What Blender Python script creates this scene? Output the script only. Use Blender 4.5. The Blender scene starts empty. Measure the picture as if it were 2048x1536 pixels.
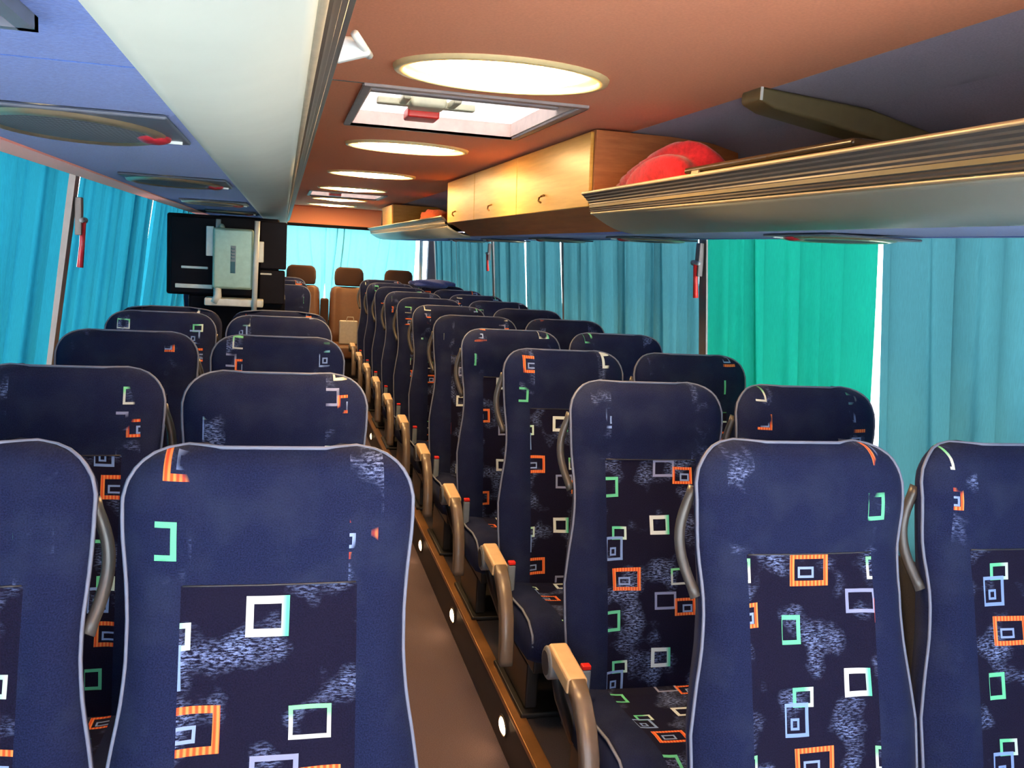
import bpy, bmesh, math, random
from mathutils import Vector, Matrix
random.seed(7)
S = bpy.context.scene
COL = S.collection
H = 1.62                      # eye height above the aisle floor; every z below written h(z) is relative to the eye
def h(z): return z + H
PI = math.pi

# ------------------------------------------------------------------ camera
def make_camera():
    f, r, dx, dy = 1850.0, 0.06, 566 - 1024, 484 - 768
    x = dx*math.cos(r) + dy*math.sin(r); y = -dx*math.sin(r) + dy*math.cos(r)
    th = math.atan2(-y, f); ps = math.atan2(-x, f/math.cos(th))
    F = Vector((math.sin(ps)*math.cos(th), math.cos(ps)*math.cos(th), -math.sin(th)))
    R0 = Vector((math.cos(ps), -math.sin(ps), 0)); U0 = R0.cross(F)
    R = R0*math.cos(r) + U0*math.sin(r); U = -R0*math.sin(r) + U0*math.cos(r)
    cd = bpy.data.cameras.new('camera'); co = bpy.data.objects.new('camera', cd); COL.objects.link(co)
    m = Matrix(((R.x, U.x, -F.x, 0), (R.y, U.y, -F.y, 0), (R.z, U.z, -F.z, h(0)), (0, 0, 0, 1)))
    co.matrix_world = m
    cd.sensor_width = 36.0; cd.lens = 36.0*f/2048; cd.clip_start = 0.02; cd.clip_end = 300
    S.camera = co
make_camera()

# ------------------------------------------------------------------ colour and material helpers
def lin(c):
    c = c/255.0
    return c/12.92 if c <= 0.04045 else ((c + 0.055)/1.055)**2.4
def rgb(r, g, b): return (lin(r), lin(g), lin(b), 1.0)

class NT:
    def __init__(s, name):
        s.m = bpy.data.materials.new(name); s.m.use_nodes = True
        s.t = s.m.node_tree; s.t.nodes.clear()
        s.out = s.t.nodes.new('ShaderNodeOutputMaterial')
    def n(s, typ, **kw):
        nd = s.t.nodes.new(typ)
        for k, v in kw.items(): setattr(nd, k, v)
        return nd
    def put(s, sock, v):
        if hasattr(v, 'is_linked'): s.t.links.new(v, sock)
        else: sock.default_value = v
    def M(s, op, a, b=0.0, c=None):
        nd = s.n('ShaderNodeMath', operation=op)
        s.put(nd.inputs[0], a); s.put(nd.inputs[1], b)
        if c is not None: s.put(nd.inputs[2], c)
        return nd.outputs[0]
    def mix(s, fac, a, b):
        nd = s.n('ShaderNodeMix', data_type='RGBA')
        s.put(nd.inputs[0], fac); s.put(nd.inputs[6], a); s.put(nd.inputs[7], b)
        return nd.outputs[2]
    def noise(s, vec, scale, detail=3.0, rough=0.6):
        nd = s.n('ShaderNodeTexNoise'); nd.inputs['Scale'].default_value = scale
        nd.inputs['Detail'].default_value = detail; nd.inputs['Roughness'].default_value = rough
        if vec is not None: s.t.links.new(vec, nd.inputs['Vector'])
        return nd.outputs[0]
    def ramp(s, fac, lo, hi):
        nd = s.n('ShaderNodeMapRange'); nd.inputs[1].default_value = lo; nd.inputs[2].default_value = hi
        s.put(nd.inputs[0], fac); return nd.outputs[0]
    def bsdf(s, col, rough=0.6, metal=0.0, spec=0.5, **kw):
        nd = s.n('ShaderNodeBsdfPrincipled')
        s.put(nd.inputs['Base Color'], col); s.put(nd.inputs['Roughness'], rough); s.put(nd.inputs['Metallic'], metal)
        nd.inputs['Specular IOR Level'].default_value = spec
        for k, v in kw.items(): s.put(nd.inputs[k], v)
        s.t.links.new(nd.outputs[0], s.out.inputs[0]); return nd
    def bump(s, hgt, strength, dist=0.002):
        nd = s.n('ShaderNodeBump'); nd.inputs['Strength'].default_value = strength; nd.inputs['Distance'].default_value = dist
        s.t.links.new(hgt, nd.inputs['Height']); return nd.outputs[0]

def plain(name, col, rough=0.5, metal=0.0, spec=0.5, var=0.08, scale=30.0, bump=0.0, **kw):
    n = NT(name); tc = n.n('ShaderNodeTexCoord').outputs['Object']
    nz = n.noise(tc, scale)
    f = n.ramp(nz, 0.3, 0.7)
    dark = tuple(c*(1-var) for c in col[:3]) + (1,); lite = tuple(min(1, c*(1+var)) for c in col[:3]) + (1,)
    b = n.bsdf(n.mix(f, dark, lite), rough, metal, spec, **kw)
    if bump: n.t.links.new(n.bump(nz, bump), b.inputs['Normal'])
    return n.m
def cloth(name, col, sheen=0.3, scale=350.0, var=0.25, bump=0.5):
    return plain(name, col, 0.95, 0, 0.15, var, scale, bump, **{'Sheen Weight': sheen})
def glow(name, col, strength):
    n = NT(name); e = n.n('ShaderNodeEmission'); e.inputs[0].default_value = col; e.inputs[1].default_value = strength
    n.t.links.new(e.outputs[0], n.out.inputs[0]); return n.m

def upholstery():
    """blue velour with a dark centre panel of woven square outlines and pale dusty patches; UV in metres"""
    n = NT('seat_moquette'); M = n.M
    uv = n.n('ShaderNodeUVMap').outputs[0]
    sp = n.n('ShaderNodeSeparateXYZ'); n.t.links.new(uv, sp.inputs[0])
    u, v = sp.outputs[0], sp.outputs[1]
    at = n.n('ShaderNodeAttribute', attribute_type='OBJECT', attribute_name='weave_shift')
    sa = n.n('ShaderNodeSeparateXYZ'); n.t.links.new(at.outputs['Vector'], sa.inputs[0])
    TW, TH = 0.27, 0.305
    side = M('MULTIPLY', M('MULTIPLY', M('GREATER_THAN', u, 0.0), M('GREATER_THAN', v, 0.925)), 0.118)
    wob = n.noise(uv, 6.0, 1.0)
    at2 = n.n('ShaderNodeAttribute', attribute_type='OBJECT', attribute_name='weave_scale'); ws = at2.outputs['Fac']
    x = M('MULTIPLY', M('FRACT', M('DIVIDE', M('DIVIDE', M('ADD', M('ADD', M('ADD', u, side), sa.outputs[0]), M('MULTIPLY', wob, 0.008)), ws), TW)), TW)
    y = M('MULTIPLY', M('FRACT', M('DIVIDE', M('DIVIDE', M('ADD', M('ADD', M('ADD', v, side), sa.outputs[1]), M('MULTIPLY', wob, 0.010)), ws), TH)), TH)
    yd = M('SUBTRACT', TH, y)          # measured downward inside the tile
    au = M('ABSOLUTE', u)
    # ---- where the patterned strip shows
    head = M('GREATER_THAN', v, 0.925)
    centre = M('MULTIPLY', M('LESS_THAN', au, 0.132), M('SUBTRACT', 1.0, head))
    band = M('MULTIPLY', M('MULTIPLY', M('GREATER_THAN', au, 0.118), M('LESS_THAN', au, 0.172)), head)
    vb = n.n('ShaderNodeVectorMath', operation='ADD'); n.t.links.new(uv, vb.inputs[0]); n.t.links.new(at.outputs['Vector'], vb.inputs[1])
    band = M('MULTIPLY', band, n.ramp(n.noise(vb.outputs[0], 14.0, 1.0), 0.44, 0.52))
    strip = M('MAXIMUM', centre, band)
    # ---- base colours
    fib = n.noise(uv, 420.0, 2.0)
    blue = n.mix(n.ramp(fib, 0.3, 0.7), rgb(16, 21, 46), rgb(31, 38, 72))
    wear = n.ramp(n.noise(uv, 9.0, 3.0), 0.45, 0.75)
    blue = n.mix(M('MULTIPLY', wear, 0.25), blue, rgb(56, 66, 88))
    navy = n.mix(n.ramp(fib, 0.3, 0.7), rgb(15, 14, 32), rgb(27, 25, 48))
    col = n.mix(centre, blue, navy)
    # ---- dusty pale patches (woven in streaks)
    mp = n.n('ShaderNodeMapping'); mp.inputs['Scale'].default_value = (90, 330, 1); n.t.links.new(uv, mp.inputs[0])
    grain = n.ramp(n.noise(mp.outputs[0], 1.0, 3.0, 0.7), 0.46, 0.62)
    va = n.n('ShaderNodeVectorMath', operation='ADD'); n.t.links.new(uv, va.inputs[0]); n.t.links.new(at.outputs['Vector'], va.inputs[1])
    blob = n.ramp(n.noise(va.outputs[0], 12.0, 1.5), 0.53, 0.72)
    dust = M('MULTIPLY', M('MULTIPLY', grain, blob), M('MULTIPLY', strip, 0.8))
    col = n.mix(dust, col, rgb(140, 162, 220))
    # ---- the outlines
    def ring(cx, cy, w, hh, t, c, x0=None):
        nonlocal col
        dxx = M('SUBTRACT', M('ABSOLUTE', M('SUBTRACT', x, cx)), w/2)
        dyy = M('SUBTRACT', M('ABSOLUTE', M('SUBTRACT', yd, cy)), hh/2)
        d = M('MAXIMUM', dxx, dyy)
        k = M('COMPARE', d, -t/2, t/2)
        k = M('MULTIPLY', k, strip)
        col = n.mix(M('MULTIPLY', k, 0.92), col, c)
    tw = n.ramp(M('SINE', M('MULTIPLY', x, 900.0)), -0.6, 0.8)
    orange = n.mix(tw, rgb(226, 84, 44), rgb(240, 150, 84))
    gw = n.ramp(x, 0.035, 0.05); wg = n.mix(n.ramp(x, 0.150, 0.160), rgb(226, 236, 238), rgb(96, 214, 172))
    ring(0.138, 0.030, 0.050, 0.046, 0.009, wg)
    ring(0.034, 0.048, 0.038, 0.030, 0.006, n.mix(gw, rgb(104, 206, 160), rgb(206, 226, 220)))
    ring(0.020, 0.082, 0.046, 0.052, 0.006, rgb(126, 156, 214))
    ring(0.018, 0.088, 0.016, 0.018, 0.004, rgb(126, 156, 214))
    ring(0.052, 0.152, 0.072, 0.052, 0.0085, orange)
    ring(0.046, 0.156, 0.030, 0.018, 0.004, rgb(140, 164, 216))
    ring(0.190, 0.150, 0.050, 0.038, 0.005, n.mix(n.ramp(yd, 0.140, 0.150), rgb(130, 220, 160), rgb(200, 208, 206)))
    ring(0.150, 0.204, 0.056, 0.040, 0.006, rgb(142, 150, 190))
    ring(0.200, 0.220, 0.052, 0.040, 0.0065, orange)
    ring(0.206, 0.224, 0.024, 0.018, 0.004, rgb(140, 164, 216))
    ring(0.014, 0.246, 0.040, 0.046, 0.007, rgb(104, 206, 160))
    b = n.bsdf(col, 0.95, 0, 0.1, **{'Sheen Weight': 0.05, 'Sheen Roughness': 0.45})
    b.inputs['Sheen Tint'].default_value = rgb(170, 186, 235)
    n.t.links.new(n.bump(fib, 0.35, 0.001), b.inputs['Normal'])
    return n.m

def curtain_mat(name, col, trans=0.6, thin=0.3):
    n = NT(name); tc = n.n('ShaderNodeTexCoord').outputs['Object']
    mp = n.n('ShaderNodeMapping'); mp.inputs['Scale'].default_value = (60, 60, 5); n.t.links.new(tc, mp.inputs[0])
    f = n.ramp(n.noise(mp.outputs[0], 6.0, 2.0), 0.3, 0.7)
    lo = tuple(c*0.85 for c in col[:3]) + (1,)
    c = n.mix(f, lo, col)
    d = n.n('ShaderNodeBsdfDiffuse'); t = n.n('ShaderNodeBsdfTranslucent')
    n.t.links.new(c, d.inputs[0]); n.t.links.new(n.mix(thin, (0, 0, 0, 1), c), t.inputs[0])
    mx = n.n('ShaderNodeMixShader'); mx.inputs[0].default_value = trans
    n.t.links.new(d.outputs[0], mx.inputs[1]); n.t.links.new(t.outputs[0], mx.inputs[2])
    n.t.links.new(mx.outputs[0], n.out.inputs[0]); return n.m
def glass_mat(name, tint=(0.86, 0.92, 0.95, 1)):
    n = NT(name)
    t = n.n('ShaderNodeBsdfTransparent'); t.inputs[0].default_value = tint
    g = n.n('ShaderNodeBsdfGlossy'); g.inputs['Roughness'].default_value = 0.03
    fr = n.n('ShaderNodeFresnel'); fr.inputs[0].default_value = 1.45
    mx = n.n('ShaderNodeMixShader')
    ge = n.n('ShaderNodeNewGeometry')
    fac = n.M('MULTIPLY', fr.outputs[0], n.M('SUBTRACT', 1.0, ge.outputs['Backfacing']))
    n.t.links.new(fac, mx.inputs[0]); n.t.links.new(t.outputs[0], mx.inputs[1]); n.t.links.new(g.outputs[0], mx.inputs[2])
    n.t.links.new(mx.outputs[0], n.out.inputs[0]); return n.m
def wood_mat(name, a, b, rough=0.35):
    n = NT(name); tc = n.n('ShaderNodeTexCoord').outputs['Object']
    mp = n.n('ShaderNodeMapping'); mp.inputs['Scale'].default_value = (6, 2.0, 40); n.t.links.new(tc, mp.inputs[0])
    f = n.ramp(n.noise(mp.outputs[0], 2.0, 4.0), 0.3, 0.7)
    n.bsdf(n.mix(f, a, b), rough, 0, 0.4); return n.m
def grille_mat(name, a, b, pitch=0.006):
    n = NT(name); tc = n.n('ShaderNodeTexCoord').outputs['Object']
    sp = n.n('ShaderNodeSeparateXYZ'); n.t.links.new(tc, sp.inputs[0])
    sx = n.M('SINE', n.M('MULTIPLY', sp.outputs[0], 2*PI/pitch)); sy = n.M('SINE', n.M('MULTIPLY', sp.outputs[1], 2*PI/pitch))
    k = n.ramp(n.M('MULTIPLY', sx, sy), 0.1, 0.5)
    n.bsdf(n.mix(k, a, b), 0.75, 0, 0.2); return n.m

MT = {}
MT['moquette'] = upholstery()
MT['piping'] = plain('grey_blue_piping', rgb(102, 110, 134), 0.6, 0, 0.5)
MT['seat_plastic'] = plain('charcoal_plastic', rgb(44, 44, 50), 0.45)
MT['seat_steel'] = plain('dark_steel', rgb(52, 50, 52), 0.4, 0.6)
MT['handle_plastic'] = plain('grey_handle_plastic', rgb(66, 63, 62), 0.35)
MT['arm_tan'] = plain('tan_armrest_pad', rgb(196, 162, 122), 0.45)
MT['arm_grey'] = plain('grey_armrest_plastic', rgb(104, 90, 80), 0.35)
MT['hub_grey'] = plain('hub_plastic', rgb(104, 104, 106), 0.35)
MT['red'] = plain('red_plastic', rgb(214, 40, 34), 0.35)
MT['buckle'] = plain('buckle_grey', rgb(120, 132, 146), 0.35)
MT['ceiling'] = plain('terracotta_ceiling_cloth', rgb(250, 166, 130), 0.9, 0, 0.1, 0.06, 180.0, 0.15)
MT['salmon'] = cloth('salmon_trim_cloth', rgb(240, 122, 102), 0.22, 200.0, 0.05)
MT['blue_cloth'] = cloth('bright_blue_lining', rgb(52, 82, 150), 0.1, 260.0, 0.2)
MT['indigo_cloth'] = cloth('muted_blue_lining', rgb(150, 132, 158), 0.15, 260.0, 0.15)
MT['silver'] = plain('pale_silver_panel', rgb(142, 146, 140), 0.48, 0.1, 0.4, 0.03, 8.0)
MT['lip'] = plain('ribbed_gunmetal', rgb(74, 69, 66), 0.45, 0.3, 0.5, 0.05)
MT['rail'] = plain('brushed_rail', rgb(190, 174, 148), 0.42, 0.7)
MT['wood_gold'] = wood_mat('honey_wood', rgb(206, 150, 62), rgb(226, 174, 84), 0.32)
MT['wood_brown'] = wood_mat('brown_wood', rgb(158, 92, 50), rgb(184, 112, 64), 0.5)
MT['dark_plate'] = plain('dark_grey_plate', rgb(76, 80, 92), 0.4)
MT['grille'] = grille_mat('speaker_grille', rgb(84, 90, 98), rgb(30, 32, 36), 0.012)
MT['lens_red'] = plain('dark_red_lens', rgb(150, 34, 44), 0.3)
MT['rim'] = plain('unit_rim', rgb(196, 180, 146), 0.3, 0.8)
MT['lamp_rim'] = plain('lamp_rim', rgb(250, 226, 170), 0.35)
MT['lamp_lens'] = glow('warm_lamp_lens', (1.0, 0.60, 0.25, 1), 52.0)
MT['lamp_bowl'] = plain('lamp_bowl', rgb(246, 226, 176), 0.3)
MT['floor_lamp'] = glow('aisle_lamp_glow', (1.0, 0.62, 0.30, 1), 14.0)
MT['carpet'] = cloth('aisle_carpet', rgb(88, 74, 80), 0.1, 300.0, 0.35)
MT['platform'] = cloth('platform_carpet', rgb(52, 44, 46), 0.1, 300.0, 0.3)
MT['riser'] = plain('riser_dark', rgb(58, 48, 44), 0.5)
MT['brass_edge'] = plain('brass_step_edge', rgb(176, 126, 78), 0.3, 0.7)
MT['wall'] = cloth('side_wall_cloth', rgb(70, 72, 84), 0.1)
MT['shell'] = plain('body_shell', rgb(150, 150, 150), 0.6)
MT['pillar'] = plain('window_pillar', rgb(98, 86, 82), 0.55)
MT['black'] = plain('black_plastic', rgb(12, 13, 24), 0.6, 0, 0.12)
MT['charcoal'] = plain('charcoal_panel', rgb(22, 20, 28), 0.6, 0, 0.15)
MT['mint'] = plain('mint_metal', rgb(160, 192, 178), 0.38, 0.2)
MT['white'] = plain('white_enamel', rgb(222, 230, 230), 0.3)
MT['label_grey'] = plain('label_grey', rgb(118, 138, 150), 0.5)
MT['label_teal'] = plain('label_teal', rgb(36, 98, 118), 0.5)
MT['teal'] = curtain_mat('grey_teal_curtain', rgb(92, 164, 176), 0.6, 0.27)  # greyer copy of the curtain colour, with front light from inside put into it
MT['cyan'] = curtain_mat('cyan_curtain', rgb(48, 168, 196), 0.6, 0.32)
MT['rear_cyan'] = curtain_mat('backlit_cyan_curtain', rgb(116, 204, 214), 0.6, 0.6)  # paler, more translucent cyan: stronger daylight behind the rear window put into the colour
MT['green'] = curtain_mat('green_teal_curtain', rgb(34, 184, 156), 0.6, 0.33)
MT['glass'] = glass_mat('window_glass')
MT['opal'] = curtain_mat('opal_hatch_glazing', (0.9, 0.9, 0.92, 1), 0.85, 0.22)
MT['hatch_frame'] = plain('hatch_frame', rgb(150, 140, 142), 0.45)
MT['hatch_lining'] = plain('hatch_lining', rgb(226, 200, 190), 0.6)
MT['cream'] = plain('cream_plastic', rgb(206, 200, 172), 0.4)
MT['red_cloth'] = cloth('red_cloth', rgb(196, 40, 52), 0.4, 60.0, 0.25)
MT['orange_cloth'] = cloth('orange_cloth', rgb(206, 92, 52), 0.2, 60.0, 0.2)
MT['case'] = plain('olive_case', rgb(66, 52, 34), 0.25)
MT['olive'] = plain('olive_plastic', rgb(96, 84, 56), 0.5)
MT['tan_leather'] = plain('brown_leather', rgb(96, 62, 36), 0.5)
MT['brown_weave'] = cloth('brown_weave', rgb(64, 44, 36), 0.2)
MT['paper'] = plain('pale_paper', rgb(190, 184, 172), 0.7)
MT['denim'] = cloth('blue_jacket_cloth', rgb(70, 84, 150), 0.3, 90.0)
MT['asphalt'] = plain('asphalt', rgb(104, 102, 100), 0.9)
MT['brass'] = plain('brass_hook', rgb(140, 100, 40), 0.3, 0.8)

# ------------------------------------------------------------------ mesh builder
class MB:
    def __init__(s): s.v = []; s.f = []; s.uv = None
    def add(s, vs, fs):
        o = len(s.v); s.v += [tuple(p) for p in vs]; s.f += [tuple(i + o for i in f) for f in fs]; return s
    def box(s, x0, x1, y0, y1, z0, z1):
        return s.add([(x0,y0,z0),(x1,y0,z0),(x1,y1,z0),(x0,y1,z0),(x0,y0,z1),(x1,y0,z1),(x1,y1,z1),(x0,y1,z1)],
                     [(0,3,2,1),(4,5,6,7),(0,1,5,4),(1,2,6,5),(2,3,7,6),(3,0,4,7)])
    def tube(s, pts, r, k=8, flat=1.0, caps=True):
        pts = [Vector(p) for p in pts]; vs = []; N = len(pts)
        up = None
        for i, p in enumerate(pts):
            d = (pts[min(i+1, N-1)] - pts[max(i-1, 0)]).normalized()
            if up is None: up = d.orthogonal().normalized()
            up = (up - d*up.dot(d)).normalized(); sd = d.cross(up)
            rr = r[i] if isinstance(r, (list, tuple)) else r
            for j in range(k):
                a = 2*PI*j/k; vs.append(p + up*(math.cos(a)*rr) + sd*(math.sin(a)*rr*flat))
        fs = [(i*k+j, i*k+(j+1) % k, (i+1)*k+(j+1) % k, (i+1)*k+j) for i in range(N-1) for j in range(k)]
        if caps: fs += [tuple(range(k-1, -1, -1)), tuple((N-1)*k+j for j in range(k))]
        return s.add(vs, fs)
    def extrude(s, prof, axis, a, b, closed=True):
        """prof: 2-D points; axis 'y': (x,z) profile swept from y=a to y=b; 'x': (y,z); 'z': (x,y)"""
        def P(p, t): return {'y': (p[0], t, p[1]), 'x': (t, p[0], p[1]), 'z': (p[0], p[1], t)}[axis]
        n = len(prof); vs = [P(p, a) for p in prof] + [P(p, b) for p in prof]
        fs = [(i, (i+1) % n, n+(i+1) % n, n+i) for i in range(n if closed else n-1)]
        if closed: fs += [tuple(range(n-1, -1, -1)), tuple(range(n, 2*n))]
        return s.add(vs, fs)
    def ellipsoid(s, c, r, nu=20, nv=10, v0=0.0, v1=1.0):
        vs = []; fs = []
        for j in range(nv+1):
            t = PI*(v0 + (v1-v0)*j/nv)
            for i in range(nu):
                a = 2*PI*i/nu
                vs.append((c[0]+r[0]*math.sin(t)*math.cos(a), c[1]+r[1]*math.sin(t)*math.sin(a), c[2]+r[2]*math.cos(t)))
        for j in range(nv):
            for i in range(nu): fs.append((j*nu+i, j*nu+(i+1) % nu, (j+1)*nu+(i+1) % nu, (j+1)*nu+i))
        return s.add(vs, fs)
    def rings(s, loops, cap0=False, cap1=False, close=True):
        n = len(loops[0]); vs = [p for L in loops for p in L]
        fs = [(j*n+i, j*n+(i+1) % n, (j+1)*n+(i+1) % n, (j+1)*n+i) for j in range(len(loops)-1) for i in range(n if close else n-1)]
        if cap0: fs.append(tuple(range(n-1, -1, -1)))
        if cap1: fs.append(tuple((len(loops)-1)*n+i for i in range(n)))
        return s.add(vs, fs)
    def build(s, name, mat, parent=None, smooth=False, bevel=0.0, uv=None, loc=(0, 0, 0), seg=2):
        me = bpy.data.meshes.new(name); me.from_pydata(s.v, [], s.f); me.update()
        bm = bmesh.new(); bm.from_mesh(me)
        bmesh.ops.remove_doubles(bm, verts=bm.verts, dist=1e-6)
        bmesh.ops.recalc_face_normals(bm, faces=bm.faces)
        bm.to_mesh(me); bm.free()
        if uv:
            L = me.uv_layers.new(name='UVMap')
            for lp in me.loops: L.data[lp.index].uv = uv(me.vertices[lp.vertex_index].co)
        for p in me.polygons: p.use_smooth = smooth
        me.materials.append(mat)
        o = bpy.data.objects.new(name, me); COL.objects.link(o); o.location = loc
        if parent is not None: o.parent = parent
        if bevel:
            md = o.modifiers.new('bevel', 'BEVEL'); md.width = bevel; md.segments = seg; md.limit_method = 'ANGLE'; md.angle_limit = 0.6
            for p in me.polygons: p.use_smooth = True
            wn = o.modifiers.new('wn', 'WEIGHTED_NORMAL'); wn.keep_sharp = True
        return o
def box(x0, x1, y0, y1, z0, z1): return MB().box(x0, x1, y0, y1, z0, z1)
def thing(name, label, cat, loc=(0, 0, 0), group=None):
    o = bpy.data.objects.new(name, None); COL.objects.link(o); o.location = loc; o.empty_display_size = 0.1
    return tag(o, label, cat, group)
def tag(o, label, cat, group=None):
    o['label'] = label; o['category'] = cat
    if group: o['group'] = group
    return o
def struct(o, label=None):
    o['kind'] = 'structure'
    if label: o['label'] = label
    return o
def dup(root, loc, label, group=None):
    r = root.copy(); COL.objects.link(r); r.location = loc; r['label'] = label
    if group: r['group'] = group
    for ch in list(root.children):
        c = ch.copy(); COL.objects.link(c); c.parent = r
        for g in list(ch.children):
            d = g.copy(); COL.objects.link(d); d.parent = c
    return r
def interp(tab, x):
    if x <= tab[0][0]: return tab[0][1]
    for (a, fa), (b, fb) in zip(tab, tab[1:]):
        if x <= b:
            t = (x-a)/(b-a); t = t*t*(3-2*t) if False else t
            return fa + (fb-fa)*t
    return tab[-1][1]

# ------------------------------------------------------------------ proportions of the coach
XL, XR = -0.74, 1.69          # side glazing planes at eye height
XC = 0.49                     # centre of the aisle
def wall_l(z): return XL + 0.125*z          # z relative to the eye: the sides lean in towards the roof
def wall_r(z): return XR - 0.09*z
Y0, Y1 = -1.6, 10.9
ZP, ZF = -1.45, -1.62         # seat platforms, aisle floor
ZC = 0.42                     # ceiling
RX0, RX1 = 0.23, 0.75         # aisle between the platforms
BELT, CANT = -0.80, 0.26

# ------------------------------------------------------------------ shell
struct(box(RX0-0.02, RX1+0.02, Y0, Y1, h(ZF)-0.06, h(ZF)).build('floor', MT['carpet']))
for nm, a, b in (('left', -1.0, RX0), ('right', RX1, 1.98)):
    o = struct(box(a, b, Y0, Y1, h(ZF)-0.06, h(ZP)).build('trim_1' if nm == 'left' else 'trim_2', MT['platform']))
for nm, a, s in (('trim_3', RX0, 1), ('trim_4', RX1, -1)):
    struct(box(min(a, a+s*0.006), max(a, a+s*0.006), Y0, Y1, h(ZF), h(ZP)-0.012).build(nm, MT['riser']))
for nm, a, s in (('trim_5', RX0, 1), ('trim_6', RX1, -1)):
    struct(box(a-0.035 if s > 0 else a-0.012, a+0.012 if s > 0 else a+0.035, Y0, Y1, h(ZP)-0.012, h(ZP)+0.006).build(nm, MT['brass_edge'], bevel=0.004))
# side walls: lower panels, cant rails, roof
def side(nm, fn, sgn):
    p = [(fn(BELT), h(BELT)), (fn(BELT)+sgn*0.10, h(BELT)), (fn(ZF)+sgn*0.10, h(ZF)-0.06), (fn(ZF), h(ZF)-0.06)]
    m = MB().extrude(p, 'y', Y0, Y1)
    p = [(fn(CANT), h(CANT)), (fn(CANT)+sgn*0.10, h(CANT)), (fn(0.62)+sgn*0.10, h(0.62)), (fn(0.62), h(0.62))]
    m.extrude(p, 'y', Y0, Y1)
    return struct(m.build(nm, MT['wall']))
side('wall_left', wall_l, -1); side('wall_right', wall_r, 1)
# roof with hatch openings and ceiling with hatch and lamp openings
HATCH = [(0.215, 0.785, 2.52, 3.32), (0.215, 0.785, 7.62, 8.36)]
LAMPS = [0.55, 2.20, 3.93, 5.52, 7.05, 8.75, 10.05]
LW, LL = 0.245, 0.20
def roof():
    m = MB()
    ys = [Y0] + [q for H_ in HATCH for q in H_[2:]] + [Y1]
    for i in range(len(ys)-1):
        a, b = ys[i], ys[i+1]
        if i % 2 == 0: m.box(-1.0, 1.9, a, b, h(0.60), h(0.66))
        else:
            H_ = HATCH[i//2]
            m.box(-1.0, H_[0], a, b, h(0.60), h(0.66)); m.box(H_[1], 1.9, a, b, h(0.60), h(0.66))
    return struct(m.build('trim_7', MT['shell']))
roof()
CX0, CX1 = -0.11, 1.09
def ceiling():
    m = MB(); z = h(ZC)
    def quad(x0, x1, y0, y1):
        if y1-y0 > 1e-6: m.add([(x0,y0,z),(x1,y0,z),(x1,y1,z),(x0,y1,z)], [(0,1,2,3)])
    ev = sorted([('h', a[2], a[3], a) for a in HATCH] + [('l', y-0.26, y+0.26, y) for y in LAMPS], key=lambda e: e[1])
    cur = Y0
    for k, a, b, d in ev:
        quad(CX0, CX1, cur, a)
        if k == 'h': quad(CX0, d[0], a, b); quad(d[1], CX1, a, b)
        else:
            x0, x1 = XC-0.30, XC+0.30
            quad(CX0, x0, a, b); quad(x1, CX1, a, b)
            outer = []; inner = []; ca = math.atan2(0.26, 0.30)
            for t in sorted([2*PI*i/48 for i in range(48)] + [ca, PI-ca, PI+ca, 2*PI-ca]):
                c, s_ = math.cos(t), math.sin(t)
                q = max(abs(c)/0.30, abs(s_)/0.26); outer.append((XC+c/q, d+s_/q, z)); inner.append((XC+LW*c, d+LL*s_, z))
            m.rings([outer, inner])
        cur = b
    quad(CX0, CX1, cur, Y1)
    return struct(m.build('ceiling', MT['ceiling']))
ceiling()
# upper linings inside the luggage compartments, from ceiling edge to cant rail
struct(MB().extrude([(1.09, h(0.42)), (1.35, h(0.405)), (1.58, h(0.35)), (1.665, h(0.20)), (1.70, h(0.20)), (1.70, h(0.44)), (1.09, h(0.44))], 'y', Y0, Y1).build('trim_8', MT['indigo_cloth']))
struct(MB().extrude([(-0.11, h(0.42)), (-0.37, h(0.405)), (-0.60, h(0.37)), (-0.69, h(0.24)), (-0.72, h(0.24)), (-0.72, h(0.44)), (-0.11, h(0.44))], 'y', Y0, Y1).build('trim_9', MT['indigo_cloth']))
# rear wall with window opening, header, front wall with windscreen opening
m = MB()
m.box(-1.0, 1.98, Y1, Y1+0.1, h(ZF)-0.06, h(-0.78)); m.box(-1.0, 1.98, Y1, Y1+0.1, h(0.235), h(0.66))
m.box(-1.0, -0.72, Y1, Y1+0.1, h(-0.78), h(0.235)); m.box(1.66, 1.98, Y1, Y1+0.1, h(-0.78), h(0.235))
struct(m.build('wall_rear', MT['wall']))
struct(box(-0.11, 1.09, Y1-0.10, Y1-0.02, h(0.215), h(ZC)).build('trim_10', MT['ceiling'], bevel=0.01))
struct(box(-0.70, 1.60, Y1-0.13, Y1-0.10, h(0.188), h(0.222)).build('trim_11', MT['black'], bevel=0.006))
m = MB()
m.box(-1.0, 1.98, Y0-0.1, Y0, h(ZF)-0.06, h(-0.75)); m.box(-1.0, 1.98, Y0-0.1, Y0, h(0.38), h(0.66))
m.box(-1.0, -0.80, Y0-0.1, Y0, h(-0.75), h(0.38)); m.box(1.78, 1.98, Y0-0.1, Y0, h(-0.75), h(0.38))
struct(m.build('wall_front', MT['wall']))
struct(box(-0.80, 1.78, Y0-0.06, Y0-0.055, h(-0.75), h(0.38)).build('window_1', MT['glass']))
struct(box(-0.72, 1.66, Y1+0.05, Y1+0.055, h(-0.78), h(0.235)).build('window_2', MT['glass']))
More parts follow.
